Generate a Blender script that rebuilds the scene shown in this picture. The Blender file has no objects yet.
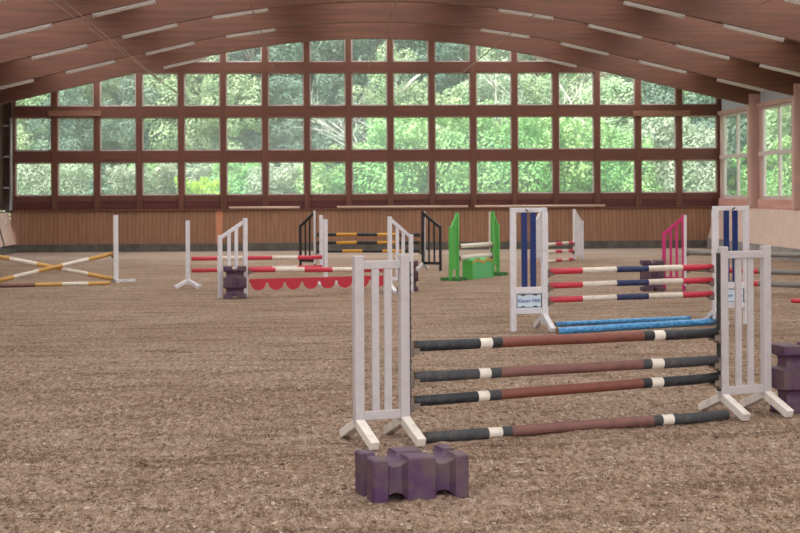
import bpy, bmesh, math, random
import numpy as np
from mathutils import Vector, Matrix, noise

random.seed(7)
rng = np.random.default_rng(11)
scn = bpy.context.scene
COL = scn.collection

# ------------------------------------------------------------------ camera geometry
F = 1500.0
CAMH = 2.15
YAW = math.atan(65 / F)          # camera turned slightly to the right of the hall axis
ROLL = math.radians(0.30)
fwd = Vector((math.sin(YAW), math.cos(YAW), 0))
rt0 = Vector((math.cos(YAW), -math.sin(YAW), 0))
up0 = Vector((0, 0, 1))
rt = rt0 * math.cos(ROLL) - up0 * math.sin(ROLL)
up = up0 * math.cos(ROLL) + rt0 * math.sin(ROLL)
CAM = Vector((0, 0, CAMH))


def ray(x, y):
    return fwd * F + rt * (x - 400) + up * (190 - y)


def P(x, y, z=0.0):
    """survey helper: where the line of sight meets the height z"""
    d = ray(x, y)
    return CAM + d * ((z - CAMH) / d.z)


def PY(x, y, Y):
    """where the line of sight meets the vertical plane at world Y"""
    d = ray(x, y)
    return CAM + d * (Y / d.y)


# ------------------------------------------------------------------ materials
def srgb(r, g, b):
    def c(v):
        v /= 255.0
        return v / 12.92 if v <= 0.04045 else ((v + 0.055) / 1.055) ** 2.4
    return (c(r), c(g), c(b), 1)


MATS = {}


def nn(nt, t, **kw):
    n = nt.nodes.new(t)
    for k, v in kw.items():
        setattr(n, k, v)
    return n


def base_mat(name):
    m = bpy.data.materials.new(name)
    m.use_nodes = True
    nt = m.node_tree
    bs = nt.nodes['Principled BSDF']
    return m, nt, bs


def mixcol(nt, fac, a, b, blend='MIX'):
    n = nn(nt, 'ShaderNodeMix', data_type='RGBA', blend_type=blend)
    if isinstance(fac, (int, float)):
        n.inputs[0].default_value = fac
    else:
        nt.links.new(fac, n.inputs[0])
    for s, v in ((6, a), (7, b)):
        if isinstance(v, tuple):
            n.inputs[s].default_value = v
        else:
            nt.links.new(v, n.inputs[s])
    return n.outputs[2]


def ramp(nt, sock, p0, p1, v0=0.0, v1=1.0):
    n = nn(nt, 'ShaderNodeMapRange')
    nt.links.new(sock, n.inputs[0])
    n.inputs[1].default_value = p0
    n.inputs[2].default_value = p1
    n.inputs[3].default_value = v0
    n.inputs[4].default_value = v1
    return n.outputs[0]


def tex(nt, scale, detail=3, mapping=(1, 1, 1), rough=0.55):
    tc = nn(nt, 'ShaderNodeTexCoord')
    mp = nn(nt, 'ShaderNodeMapping')
    mp.inputs['Scale'].default_value = mapping
    nt.links.new(tc.outputs['Object'], mp.inputs[0])
    n = nn(nt, 'ShaderNodeTexNoise')
    n.inputs['Scale'].default_value = scale
    n.inputs['Detail'].default_value = detail
    n.inputs['Roughness'].default_value = rough
    nt.links.new(mp.outputs[0], n.inputs['Vector'])
    return n.outputs[0]


def bump(nt, bs, sock, strength, dist):
    b = nn(nt, 'ShaderNodeBump')
    b.inputs['Strength'].default_value = strength
    b.inputs['Distance'].default_value = dist
    nt.links.new(sock, b.inputs['Height'])
    nt.links.new(b.outputs[0], bs.inputs['Normal'])


def paint(name, col, dirt=None, amount=0.5, rough=0.55, scale=9.0, mp=(1, 1, 1), bstr=0.15, lo=0.5, hi=0.75):
    """painted or plain surface with worn, dusty patches"""
    if name in MATS:
        return MATS[name]
    m, nt, bs = base_mat(name)
    n1 = tex(nt, scale, 5, mp, 0.6)
    n2 = tex(nt, scale * 6, 3, mp)
    if dirt is None:
        dirt = tuple(c * 0.6 for c in col[:3]) + (1,)
    f = ramp(nt, n1, lo, hi, 0, amount)
    c = mixcol(nt, f, col, dirt)
    f2 = ramp(nt, n2, 0.35, 0.7, 0, 0.25)
    c = mixcol(nt, f2, c, tuple(v * 0.75 for v in col[:3]) + (1,))
    nt.links.new(c, bs.inputs['Base Color'])
    bs.inputs['Roughness'].default_value = rough
    bump(nt, bs, n2, bstr, 0.01)
    MATS[name] = m
    return m


def wood(name, a, b, axis='x', scale=1.0, rough=0.6, plank=0.0, plank_axis='x', gap=0.04):
    """grained timber; with plank > 0 it is divided into boards of that width"""
    if name in MATS:
        return MATS[name]
    m, nt, bs = base_mat(name)
    mp = {'x': (0.35, 8, 8), 'y': (8, 0.35, 8), 'z': (8, 8, 0.35)}[axis]
    n1 = tex(nt, 1.2 * scale, 5, mp, 0.6)
    n2 = tex(nt, 0.9 * scale, 3, (1, 1, 1))
    n3 = tex(nt, 14 * scale, 2, (1, 1, 1))
    f = ramp(nt, n1, 0.3, 0.7)
    c = mixcol(nt, f, a, b)
    f2 = ramp(nt, n2, 0.35, 0.7, 0, 0.35)
    c = mixcol(nt, f2, c, tuple(v * 0.62 for v in a[:3]) + (1,))
    f3 = ramp(nt, n3, 0.68, 0.74, 0, 0.45)
    c = mixcol(nt, f3, c, tuple(v * 0.35 for v in a[:3]) + (1,))
    h = n1
    if plank:
        tc = nn(nt, 'ShaderNodeTexCoord')
        sp = nn(nt, 'ShaderNodeSeparateXYZ')
        nt.links.new(tc.outputs['Object'], sp.inputs[0])
        dv = nn(nt, 'ShaderNodeMath', operation='DIVIDE')
        nt.links.new(sp.outputs['XYZ'.index(plank_axis.upper())], dv.inputs[0])
        dv.inputs[1].default_value = plank
        fl = nn(nt, 'ShaderNodeMath', operation='FLOOR')
        nt.links.new(dv.outputs[0], fl.inputs[0])
        wn = nn(nt, 'ShaderNodeTexWhiteNoise', noise_dimensions='1D')
        nt.links.new(fl.outputs[0], wn.inputs['W'])
        tone = ramp(nt, wn.outputs['Value'], 0, 1, 0.0, 0.5)
        c = mixcol(nt, tone, c, b)
        fr = nn(nt, 'ShaderNodeMath', operation='FRACT')
        nt.links.new(dv.outputs[0], fr.inputs[0])
        lt = nn(nt, 'ShaderNodeMath', operation='LESS_THAN')
        nt.links.new(fr.outputs[0], lt.inputs[0])
        lt.inputs[1].default_value = gap
        c = mixcol(nt, lt.outputs[0], c, tuple(v * 0.25 for v in a[:3]) + (1,))
    nt.links.new(c, bs.inputs['Base Color'])
    bs.inputs['Roughness'].default_value = rough
    bump(nt, bs, h, 0.2, 0.01)
    MATS[name] = m
    return m


def leaf_mat(name, a, b, trans=0.25):
    m, nt, bs = base_mat(name)
    n = tex(nt, 0.55, 2)
    n2 = tex(nt, 5.0, 2)
    oi = nn(nt, 'ShaderNodeObjectInfo')
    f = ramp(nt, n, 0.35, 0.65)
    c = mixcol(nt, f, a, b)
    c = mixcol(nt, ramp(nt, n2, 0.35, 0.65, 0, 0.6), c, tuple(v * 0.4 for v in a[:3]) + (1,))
    hs = nn(nt, 'ShaderNodeHueSaturation')
    nt.links.new(c, hs.inputs['Color'])
    nt.links.new(ramp(nt, oi.outputs['Random'], 0, 1, 0.475, 0.515), hs.inputs['Hue'])
    nt.links.new(ramp(nt, oi.outputs['Random'], 0, 1, 0.8, 1.2), hs.inputs['Value'])
    out = nt.nodes['Material Output']
    d = nn(nt, 'ShaderNodeBsdfDiffuse')
    t = nn(nt, 'ShaderNodeBsdfTranslucent')
    mx = nn(nt, 'ShaderNodeMixShader')
    mx.inputs[0].default_value = trans
    nt.links.new(hs.outputs[0], d.inputs[0])
    nt.links.new(hs.outputs[0], t.inputs[0])
    nt.links.new(d.outputs[0], mx.inputs[1])
    nt.links.new(t.outputs[0], mx.inputs[2])
    nt.links.new(mx.outputs[0], out.inputs[0])
    return m


def glass_mat(name, milky, tint=(0.95, 0.98, 0.98, 1), tl_col=(0.9, 0.93, 0.93, 1)):
    m, nt, bs = base_mat(name)
    out = nt.nodes['Material Output']
    tr = nn(nt, 'ShaderNodeBsdfTransparent')
    tr.inputs[0].default_value = tint
    tl = nn(nt, 'ShaderNodeBsdfTranslucent')
    tl.inputs[0].default_value = tl_col
    gl = nn(nt, 'ShaderNodeBsdfGlossy')
    gl.inputs['Roughness'].default_value = 0.08
    m1 = nn(nt, 'ShaderNodeMixShader')
    m1.inputs[0].default_value = milky
    m2 = nn(nt, 'ShaderNodeMixShader')
    m2.inputs[0].default_value = 0.03
    nt.links.new(tr.outputs[0], m1.inputs[1])
    nt.links.new(tl.outputs[0], m1.inputs[2])
    nt.links.new(m1.outputs[0], m2.inputs[1])
    nt.links.new(gl.outputs[0], m2.inputs[2])
    nt.links.new(m2.outputs[0], out.inputs[0])
    return m


def sand_mat():
    m, nt, bs = base_mat('riding_sand')
    big = tex(nt, 0.30, 4, (0.8, 1.2, 1), 0.6)
    mid = tex(nt, 1.9, 6, (0.8, 1.1, 1), 0.75)
    small = tex(nt, 19, 5, (1.1, 0.42, 1), 0.85)
    fine = tex(nt, 75, 3, (1.1, 0.35, 1), 0.8)
    far = tex(nt, 6.5, 4, (1.2, 0.45, 1), 0.8)
    c = mixcol(nt, ramp(nt, big, 0.38, 0.62), srgb(178, 143, 118), srgb(198, 165, 142))
    c = mixcol(nt, ramp(nt, mid, 0.52, 0.66, 0, 0.55), c, srgb(124, 90, 64))
    st = tex(nt, 1.3, 6, (0.45, 2.0, 1), 0.75)
    c = mixcol(nt, ramp(nt, st, 0.50, 0.64, 0, 0.75), c, srgb(108, 78, 56))
    c = mixcol(nt, ramp(nt, st, 0.46, 0.34, 0, 0.6), c, srgb(208, 180, 160))
    c = mixcol(nt, ramp(nt, far, 0.50, 0.66, 0, 0.6), c, srgb(134, 102, 80))
    c = mixcol(nt, ramp(nt, small, 0.50, 0.62, 0, 0.8), c, srgb(112, 82, 62))
    c = mixcol(nt, ramp(nt, small, 0.47, 0.37, 0, 0.7), c, srgb(232, 206, 188))
    c = mixcol(nt, ramp(nt, fine, 0.55, 0.66, 0, 0.85), c, srgb(66, 46, 34))
    c = mixcol(nt, ramp(nt, fine, 0.44, 0.35, 0, 0.6), c, srgb(238, 218, 200))
    tc = nn(nt, 'ShaderNodeTexCoord')
    for sc, loc, lo, hi, col in ((11, (0, 0, 0), 0.09, 0.14, srgb(240, 226, 210)), (6, (3.3, 1.7, 0.4), 0.06, 0.13, srgb(62, 42, 32)),
                                 (14, (5.1, 0.7, 0.2), 0.12, 0.2, srgb(84, 60, 44))):
        mp = nn(nt, 'ShaderNodeMapping')
        mp.inputs['Location'].default_value = loc
        mp.inputs['Scale'].default_value = (0.9, 0.8, 1)
        nt.links.new(tc.outputs['Object'], mp.inputs[0])
        nz = nn(nt, 'ShaderNodeTexNoise')
        nz.inputs['Scale'].default_value = 30
        nt.links.new(mp.outputs[0], nz.inputs['Vector'])
        vm = nn(nt, 'ShaderNodeVectorMath', operation='MULTIPLY_ADD')
        nt.links.new(nz.outputs[1], vm.inputs[0])
        vm.inputs[1].default_value = (0.06, 0.06, 0)
        nt.links.new(mp.outputs[0], vm.inputs[2])
        vo = nn(nt, 'ShaderNodeTexVoronoi')
        vo.inputs['Scale'].default_value = sc
        nt.links.new(vm.outputs[0], vo.inputs['Vector'])
        c = mixcol(nt, ramp(nt, vo.outputs['Distance'], lo, hi, 0.85, 0), c, col)
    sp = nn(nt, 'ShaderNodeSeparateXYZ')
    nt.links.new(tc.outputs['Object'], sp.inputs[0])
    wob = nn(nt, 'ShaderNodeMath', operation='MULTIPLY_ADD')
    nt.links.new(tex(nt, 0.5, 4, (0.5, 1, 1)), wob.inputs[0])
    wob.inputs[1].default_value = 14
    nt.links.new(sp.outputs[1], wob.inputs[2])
    far_pale = ramp(nt, wob.outputs[0], 50, 58, 0, 0.6)  # paler towards the far end of the floor, with a wavy edge
    c = mixcol(nt, far_pale, c, srgb(214, 190, 174))
    nt.links.new(c, bs.inputs['Base Color'])
    bs.inputs['Roughness'].default_value = 0.95
    bs.inputs['Specular IOR Level'].default_value = 0.15
    ad = nn(nt, 'ShaderNodeMath', operation='ADD')
    nt.links.new(mid, ad.inputs[0])
    nt.links.new(small, ad.inputs[1])
    ad2 = nn(nt, 'ShaderNodeMath', operation='ADD')
    nt.links.new(ad.outputs[0], ad2.inputs[0])
    nt.links.new(fine, ad2.inputs[1])
    bump(nt, bs, ad2.outputs[0], 1.0, 0.05)
    return m


M_WHITE = paint('white_paint', srgb(222, 216, 220), srgb(170, 155, 148), 0.45, 0.5, 7)
M_WHITEF = paint('greyed_white_paint', srgb(186, 176, 176), srgb(160, 145, 140), 0.55, 0.5, 7)
M_FOOTW = paint('toplit_cream_white', srgb(222, 210, 200), srgb(170, 150, 136), 0.6, 0.5, 9)  # warmer white, lightened for the light falling on the feet from above
M_BLUE = paint('blue_paint', srgb(12, 42, 105), None, 0.3, 0.4)
M_BLACKP = paint('black_paint', srgb(26, 25, 30), srgb(60, 52, 50), 0.4, 0.5)
M_GREEN = paint('green_paint', srgb(86, 178, 78), srgb(60, 130, 58), 0.4, 0.5)
M_GREENF = paint('dusty_green_paint', srgb(62, 118, 58), srgb(96, 100, 70), 0.7, 0.6, 9)
M_GREENBOX = paint('pale_green_paint', srgb(96, 185, 115), srgb(60, 140, 80), 0.4, 0.5)
M_PINK = paint('pink_paint', srgb(205, 45, 115), srgb(170, 40, 95), 0.4, 0.5)
M_RED = paint('red_paint', srgb(196, 42, 62), srgb(150, 60, 60), 0.4, 0.5)
M_ORANGE = paint('orange_paint', srgb(214, 150, 60), None, 0.3, 0.5)
M_PURPLE = paint('purple_plastic', srgb(74, 38, 76), srgb(96, 74, 72), 0.9, 0.6, 6, lo=0.36, hi=0.60)
M_PWHITE = paint('pole_white', srgb(222, 208, 194), srgb(165, 145, 125), 0.6, 0.6, 12)
M_PBLACK = paint('pole_black', srgb(30, 31, 36), srgb(80, 74, 72), 0.6, 0.55, 12)
M_PDUSTY = paint('pole_dusty_black', srgb(58, 57, 59), srgb(96, 88, 82), 0.8, 0.7, 12)
M_PBROWN = paint('pole_brown', srgb(122, 66, 52), srgb(86, 52, 44), 0.7, 0.6, 10)
M_PDBROWN = paint('pole_dusty_brown', srgb(122, 80, 72), srgb(90, 62, 56), 0.8, 0.7, 10)
M_PNAVY = paint('pole_navy', srgb(38, 48, 88), srgb(84, 82, 98), 0.6, 0.6, 12)
M_PRED = paint('pole_red', srgb(200, 48, 68), srgb(160, 80, 80), 0.5, 0.55, 12)
M_PYEL = paint('pole_yellow', srgb(212, 152, 52), srgb(170, 120, 60), 0.5, 0.6, 12)
M_POCHRE = paint('pole_ochre', srgb(200, 150, 78), srgb(165, 120, 70), 0.5, 0.6, 12)
M_PGREY = paint('pole_grey', srgb(128, 122, 116), srgb(98, 92, 88), 0.6, 0.7, 12)
M_BLUETUBE = paint('blue_wrap', srgb(92, 164, 216), srgb(40, 100, 160), 0.8, 0.3, 9, mp=(1.6, 3, 3), lo=0.48, hi=0.56)
M_METAL = paint('dark_metal', srgb(48, 46, 46), srgb(110, 98, 88), 0.5, 0.5, 20)
M_CUP = paint('worn_metal', srgb(120, 104, 92), srgb(70, 60, 54), 0.7, 0.6, 25)
M_ENDWOOD = wood('end_grain', srgb(150, 118, 90), srgb(100, 76, 58), 'x')

M_BEAM = wood('beam_timber', srgb(120, 73, 54), srgb(80, 46, 33), 'x', 1.0)
M_FRAME = wood('window_wall_timber', srgb(118, 70, 52), srgb(90, 50, 36), 'x', 1.0)
M_FRAMEV = wood('window_wall_posts', srgb(118, 70, 52), srgb(90, 50, 36), 'z', 1.0)
M_COLUMN = wood('column_timber', srgb(206, 168, 156), srgb(180, 142, 130), 'z', 1.0)
M_KICK = wood('kickboard_planks', srgb(164, 118, 88), srgb(134, 92, 66), 'z', 1.0, plank=0.145, plank_axis='x', gap=0.09)
M_KICKPALE = wood('kickboard_plywood', srgb(224, 194, 178), srgb(196, 166, 150), 'z', 1.0)
M_KICKEDGE = wood('plain_board', srgb(150, 104, 86), srgb(124, 82, 66), 'x')
M_REDBOARD = wood('red_board', srgb(104, 48, 42), srgb(84, 36, 32), 'x', 1.0)
M_SILL = wood('sill_timber', srgb(214, 160, 148), srgb(190, 136, 124), 'y', 1.0)
M_PALEFRAME = paint('pale_window_frame', srgb(206, 190, 184), srgb(160, 130, 120), 0.5, 0.5)
M_CONC = paint('dark_concrete', srgb(104, 98, 92), srgb(66, 62, 58), 0.8, 0.9, 3, lo=0.4, hi=0.7, bstr=0.4)
M_CONCP = paint('pale_concrete', srgb(156, 148, 144), srgb(110, 104, 100), 0.8, 0.9, 3, lo=0.4, hi=0.7, bstr=0.4)
M_ROOF = wood('roof_boards', srgb(150, 112, 96), srgb(126, 92, 80), 'y', 1.0, plank=0.2, plank_axis='x')
M_EAVE = paint('grey_panel', srgb(186, 190, 196), None, 0.3, 0.6)
M_SHADEWALL = wood('shaded_wall', srgb(84, 56, 46), srgb(66, 44, 36), 'z', 1.0)  # the shade along the left wall is put into this brown
M_LAMP = paint('lamp_housing', srgb(190, 178, 170), srgb(160, 146, 138), 0.4, 0.4)
M_STEEL = paint('steel_rod', srgb(150, 120, 100), None, 0.4, 0.5)
M_PIPE = paint('grey_pipe', srgb(170, 165, 165), None, 0.4, 0.4)
M_PALEPOLE = wood('bare_pole', srgb(226, 196, 172), srgb(198, 164, 140), 'x', 1.0)
M_SIGNBLUE = paint('sign_lettering', srgb(40, 80, 160), None, 0.1, 0.4)
M_SIGN = paint('sign_board', srgb(214, 226, 240), None, 0.15, 0.4)
M_PANE = glass_mat('window_glass', 0.13)  # milky share puts the bright outdoor haze into the pane
M_ADDED_SKYLIGHT = glass_mat('added_skylight_sheet', 1.0, tl_col=(0.56, 0.57, 0.56, 1))  # for the added roof strips that brighten the hall
M_SAND = sand_mat()
M_GRASS = paint('meadow', srgb(120, 150, 80), srgb(90, 120, 60), 0.8, 0.95, 1.5)
M_BARK = paint('bark', srgb(150, 136, 122), srgb(100, 88, 78), 0.7, 0.9, 8)
M_BIRCH = paint('pale_bark', srgb(226, 220, 210), srgb(150, 140, 130), 0.5, 0.8, 5)
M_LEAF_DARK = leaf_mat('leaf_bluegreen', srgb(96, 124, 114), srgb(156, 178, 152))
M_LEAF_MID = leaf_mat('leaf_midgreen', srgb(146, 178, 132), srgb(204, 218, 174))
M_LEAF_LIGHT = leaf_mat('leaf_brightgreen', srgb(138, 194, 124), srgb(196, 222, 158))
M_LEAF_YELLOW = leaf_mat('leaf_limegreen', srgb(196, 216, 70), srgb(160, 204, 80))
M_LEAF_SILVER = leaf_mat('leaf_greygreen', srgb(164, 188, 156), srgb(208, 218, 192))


# ------------------------------------------------------------------ mesh builder
class MB:
    def __init__(self):
        self.bm = bmesh.new()
        self.mi = 0

    def _tag(self, faces):
        for f in faces:
            f.material_index = self.mi

    def box(self, c, s, rot=None, bev=0.0):
        mat = Matrix.Translation(Vector(c))
        if rot is not None:
            mat = mat @ rot.to_4x4()
        mat = mat @ Matrix.Diagonal((s[0], s[1], s[2], 1))
        r = bmesh.ops.create_cube(self.bm, size=1.0, matrix=mat)
        vs = r['verts']
        fs = set(f for v in vs for f in v.link_faces)
        self._tag(fs)
        if bev > 0:
            es = list(set(e for v in vs for e in v.link_edges))
            rr = bmesh.ops.bevel(self.bm, geom=es, offset=bev, segments=1, affect='EDGES', clamp_overlap=True)
            self._tag(rr['faces'])
        return self

    def bar(self, a, b, w, t, side=Vector((0, 1, 0)), bev=0.0):
        """box running from a to b; t measured along 'side', w across"""
        a = Vector(a); b = Vector(b)
        x = (b - a)
        L = x.length
        x.normalize()
        y = Vector(side) - x * x.dot(Vector(side))
        y.normalize()
        z = x.cross(y)
        R = Matrix((x, y, z)).transposed()
        return self.box((a + b) / 2, (L, t, w), R, bev)

    def tube(self, a, b, r, r2=None, seg=14, caps=True, mats=None, smooth=True, fracs=None, wob=0.0):
        """round bar; fracs/mats divide its length into bands of different material"""
        a = Vector(a); b = Vector(b)
        if r2 is None:
            r2 = r
        x = (b - a)
        L = x.length
        x.normalize()
        h = Vector((0, 0, 1)) if abs(x.z) < 0.9 else Vector((1, 0, 0))
        y = x.cross(h).normalized()
        z = x.cross(y)
        if fracs is None:
            fracs = [0, 1]
            mats = [self.mi]
        cuts = [(fracs[0], mats[0])]
        for i in range(len(mats)):
            n = max(1, int((fracs[i + 1] - fracs[i]) * L / 0.25)) if wob else 1
            for k in range(1, n + 1):
                cuts.append((fracs[i] + (fracs[i + 1] - fracs[i]) * k / n, mats[i]))
        rings = []
        for (t, mi) in cuts:
            rr = r + (r2 - r) * t
            o = a + x * (L * t)
            if wob:
                o = o + y * (noise.noise(Vector((t * 5, 1.3, a.x))) * wob) + z * (noise.noise(Vector((t * 5, 7.3, a.y))) * wob)
                rr *= 1 + 0.03 * noise.noise(Vector((t * 9, 3.3, a.z)))
            rings.append([self.bm.verts.new(o + (y * math.cos(2 * math.pi * k / seg) + z * math.sin(2 * math.pi * k / seg)) * rr) for k in range(seg)])
        for i in range(len(rings) - 1):
            for k in range(seg):
                f = self.bm.faces.new((rings[i][k], rings[i][(k + 1) % seg], rings[i + 1][(k + 1) % seg], rings[i + 1][k]))
                f.material_index = cuts[i + 1][1]
                f.smooth = smooth
        if caps:
            f = self.bm.faces.new(rings[0][::-1]); f.material_index = cuts[0][1]
            f = self.bm.faces.new(rings[-1]); f.material_index = cuts[-1][1]
        return self

    def prism(self, pts, axis, a, b):
        """extrude a closed outline; pts are (u, v), axis tells the extrusion direction"""
        def mk(u, v, w):
            return {'x': (w, u, v), 'y': (u, w, v), 'z': (u, v, w)}[axis]
        v0 = [self.bm.verts.new(mk(u, v, a)) for u, v in pts]
        v1 = [self.bm.verts.new(mk(u, v, b)) for u, v in pts]
        fs = [self.bm.faces.new(v0), self.bm.faces.new(v1[::-1])]
        n = len(pts)
        for i in range(n):
            fs.append(self.bm.faces.new((v0[i], v1[i], v1[(i + 1) % n], v0[(i + 1) % n])))
        self._tag(fs)
        return self

    def quad(self, pts):
        f = self.bm.faces.new([self.bm.verts.new(p) for p in pts])
        f.material_index = self.mi
        return self

    def build(self, name, mats, parent=None, loc=None, rotz=None):
        bmesh.ops.recalc_face_normals(self.bm, faces=self.bm.faces[:])
        me = bpy.data.meshes.new(name)
        self.bm.to_mesh(me)
        self.bm.free()
        if not isinstance(mats, (list, tuple)):
            mats = [mats]
        for m in mats:
            me.materials.append(m)
        o = bpy.data.objects.new(name, me)
        COL.objects.link(o)
        if parent is not None:
            o.parent = parent
        if loc is not None:
            o.location = loc
        if rotz is not None:
            o.rotation_euler.z = rotz
        return o


def tag(o, label, cat, group=None, kind=None):
    if label:
        o['label'] = label
    if cat:
        o['category'] = cat
    if group:
        o['group'] = group
    if kind:
        o['kind'] = kind
    return o


def empty(name, loc, rotz=0.0):
    o = bpy.data.objects.new(name, None)
    o.empty_display_size = 0.3
    COL.objects.link(o)
    o.location = loc
    o.rotation_euler.z = rotz
    return o


def copy_tree(o, parent=None):
    c = o.copy()
    COL.objects.link(c)
    if parent is not None:
        c.parent = parent
    for ch in [x for x in bpy.data.objects if x.parent == o]:
        copy_tree(ch, c)
    return c


def struct(o):
    o['kind'] = 'structure'
    return o


WORDS = ['first', 'second', 'third', 'fourth', 'fifth', 'sixth', 'seventh', 'eighth', 'ninth', 'tenth', 'eleventh',
         'twelfth', 'thirteenth', 'fourteenth', 'fifteenth', 'sixteenth', 'seventeenth']

# ------------------------------------------------------------------ the hall
G = 54.15                                   # plane of the gable glazing
XL = PY(12.5, 150, G).x
XR = PY(719.5, 150, G).x
XC = (XL + XR) / 2
WALLR = XR + 0.02
WALLL = XL - 0.02
BAY = 4.85
BEAMY = [G - 5.0 - BAY * k for k in range(10)]
APEX = 7.11
ROOFH = 1.0


def arch(x):
    a = abs(x - XC)
    if a < 6:
        return APEX - a * a / 50 * 0.98
    return APEX - 0.7056 - (a - 6) * 0.232


def roofz(x):
    return arch(x) + ROOFH - 0.012 * abs(x - XC)


# floor -----------------------------------------------------------
def make_floor():
    x0, x1, y0, y1 = -6.0, 6.6, 8.4, 24.0
    def axis(a, b, step):
        n = int(round((b - a) / step))
        return [a + (b - a) * i / n for i in range(n + 1)]
    ys = [-6.0, 2.0] + [v for v in axis(y0, 13, 0.032)]
    y = 13.0
    st = 0.034
    while y < y1:
        y += st
        st *= 1.012
        ys.append(y)
    ys += [30, 38, 46, G + 0.3]
    xs = [WALLL - 0.3, -9.0] + axis(x0, x1, 0.045) + [9.5, WALLR + 0.3]
    nx, ny = len(xs), len(ys)
    co = np.zeros((nx * ny, 3))
    i = 0
    for yy in ys:
        for xx in xs:
            fx = min(1, max(0, (xx - x0) / 0.5), 1) * min(1, max(0, (x1 - xx) / 0.5))
            fy = min(1, max(0, (yy - y0) / 0.5)) * min(1, max(0, (y1 - yy) / 8.0))
            w = fx * fy
            z = 0.0
            if w > 0:
                z = (noise.noise(Vector((xx * 1.1, yy * 2.2, 0))) * 0.030
                     + noise.noise(Vector((xx * 4.5, yy * 8, 3))) * 0.024
                     + noise.noise(Vector((xx * 13, yy * 17, 6))) * 0.018) * w
            co[i] = (xx, yy, z)
            i += 1
    faces = []
    for j in range(ny - 1):
        for k in range(nx - 1):
            a = j * nx + k
            faces.append((a, a + 1, a + nx + 1, a + nx))
    me = bpy.data.meshes.new('floor')
    me.from_pydata(co.tolist(), [], faces)
    me.polygons.foreach_set('use_smooth', [True] * len(faces))
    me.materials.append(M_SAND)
    o = bpy.data.objects.new('floor', me)
    COL.objects.link(o)
    return struct(o)


make_floor()

def make_clods():
    b = MB()
    for i in range(4200):
        y = 9.0 + 17 * random.random() ** 1.7
        half = 0.275 * y + 0.5
        x = y * math.tan(YAW) + random.uniform(-half, half)
        if noise.noise(Vector((x * 0.5, y * 0.9, 4))) + random.uniform(-0.5, 0.5) < 0.0:
            continue
        s_ = random.uniform(0.004, 0.0115) * (1.5 if random.random() < 0.05 else 1)
        b.mi = 1 if random.random() < 0.3 else 0
        flat = 0.35 if b.mi else random.uniform(0.35, 0.7)
        m4 = (Matrix.Translation((x, y, 0.012 + s_ * 0.3)) @ Matrix.Rotation(random.uniform(0, 6.28), 4, 'Z')
              @ Matrix.Diagonal((s_ * random.uniform(1, 2.2), s_, s_ * flat, 1)))
        rr = bmesh.ops.create_icosphere(b.bm, subdivisions=1, radius=1.0, matrix=m4)
        for v in rr['verts']:
            v.co += Vector((random.uniform(-1, 1), random.uniform(-1, 1), random.uniform(-1, 1))) * s_ * 0.25
        b._tag(set(f for v in rr['verts'] for f in v.link_faces))
    o = b.build('sand_clods', [paint('damp_sand', srgb(112, 84, 64), srgb(78, 56, 42), 0.7, 0.95, 20),
                               paint('wood_chips', srgb(206, 184, 162), srgb(160, 132, 108), 0.6, 0.9, 20)])
    tag(o, 'dark clods and pale chips strewn over the sand floor', 'sand', kind='stuff')


make_clods()

# gable wall --------------------------------------------------------
def gz(y):
    return PY(390, y, G).z


Z = {k: gz(v) for k, v in dict(sill=194.2, m1b=161.0, m1t=150, m2b=116.6, m2t=105.8, m3b=72.6, m3t=62.2, led=208.6).items()}
bayw = (XR - XL) / 17
mx = [XL + bayw * i for i in range(18)]
mw = 0.205
for i, x in enumerate(mx):
    b = MB()
    top = roofz(min(max(x, WALLL), WALLR)) - 0.03
    b.box((x, G, (1.45 + top) / 2), (mw, 0.24, top - 1.45), bev=0.006)
    struct(b.build('trim_%d' % (i + 1), M_FRAMEV))
n = 19
for (a, c) in (('m1b', 'm1t'), ('m2b', 'm2t'), ('m3b', 'm3t')):
    xe0, xe1 = XL, XR
    zt = Z[c]
    while roofz(xe0) < zt:
        xe0 += 0.1
    while roofz(xe1) < zt:
        xe1 -= 0.1
    b = MB()
    b.box(((xe0 + xe1) / 2, G - 0.01, (Z[a] + Z[c]) / 2), (xe1 - xe0, 0.21, Z[c] - Z[a]))
    struct(b.build('trim_%d' % n, M_FRAME)); n += 1
# lower infill between sill and ledge: upper board and a red board below
b = MB()
zs = gz(200.2)
b.box(((XL + XR) / 2, G + 0.02, (zs + Z['sill']) / 2), (XR - XL, 0.16, Z['sill'] - zs))
struct(b.build('trim_%d' % n, M_FRAME)); n += 1
b = MB()
b.box(((XL + XR) / 2, G + 0.03, (1.46 + zs) / 2), (XR - XL, 0.14, zs - 1.46))
struct(b.build('trim_%d' % n, M_REDBOARD)); n += 1
# ledge on top of the kickboard
b = MB()
b.box(((XL + XR) / 2, G - 0.17, 1.475), (XR - XL + 0.02, 0.42, 0.045), bev=0.006)
struct(b.build('trim_%d' % n, M_FRAME)); n += 1
# kickboard, leaning outwards, on a concrete plinth
yb, yt = G - 0.44, G - 0.30
b = MB()
b.prism([(yb, 0.25), (yb + 0.05, 0.25), (yt + 0.05, 1.452), (yt, 1.452)], 'x', XL - 0.0, XR + 0.0)
struct(b.build('wall_back', M_KICK))
b = MB()
b.box(((XL + XR) / 2, yb + 0.02 + 0.1, 0.13), (XR - XL, 0.24, 0.30))
struct(b.build('baseboard_back', M_CONC))
# a paler board in the kickboard
b = MB()
pa = PY(219, 230, yb); 
b.prism([(yb - 0.022, 0.27), (yb - 0.001, 0.27), (yt - 0.001, 1.44), (yt - 0.022, 1.44)], 'x', pa.x - 0.12, pa.x + 0.12)
struct(b.build('trim_%d' % n, wood('orange_board', srgb(208, 138, 100), srgb(184, 116, 84), 'z'))); n += 1
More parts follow.
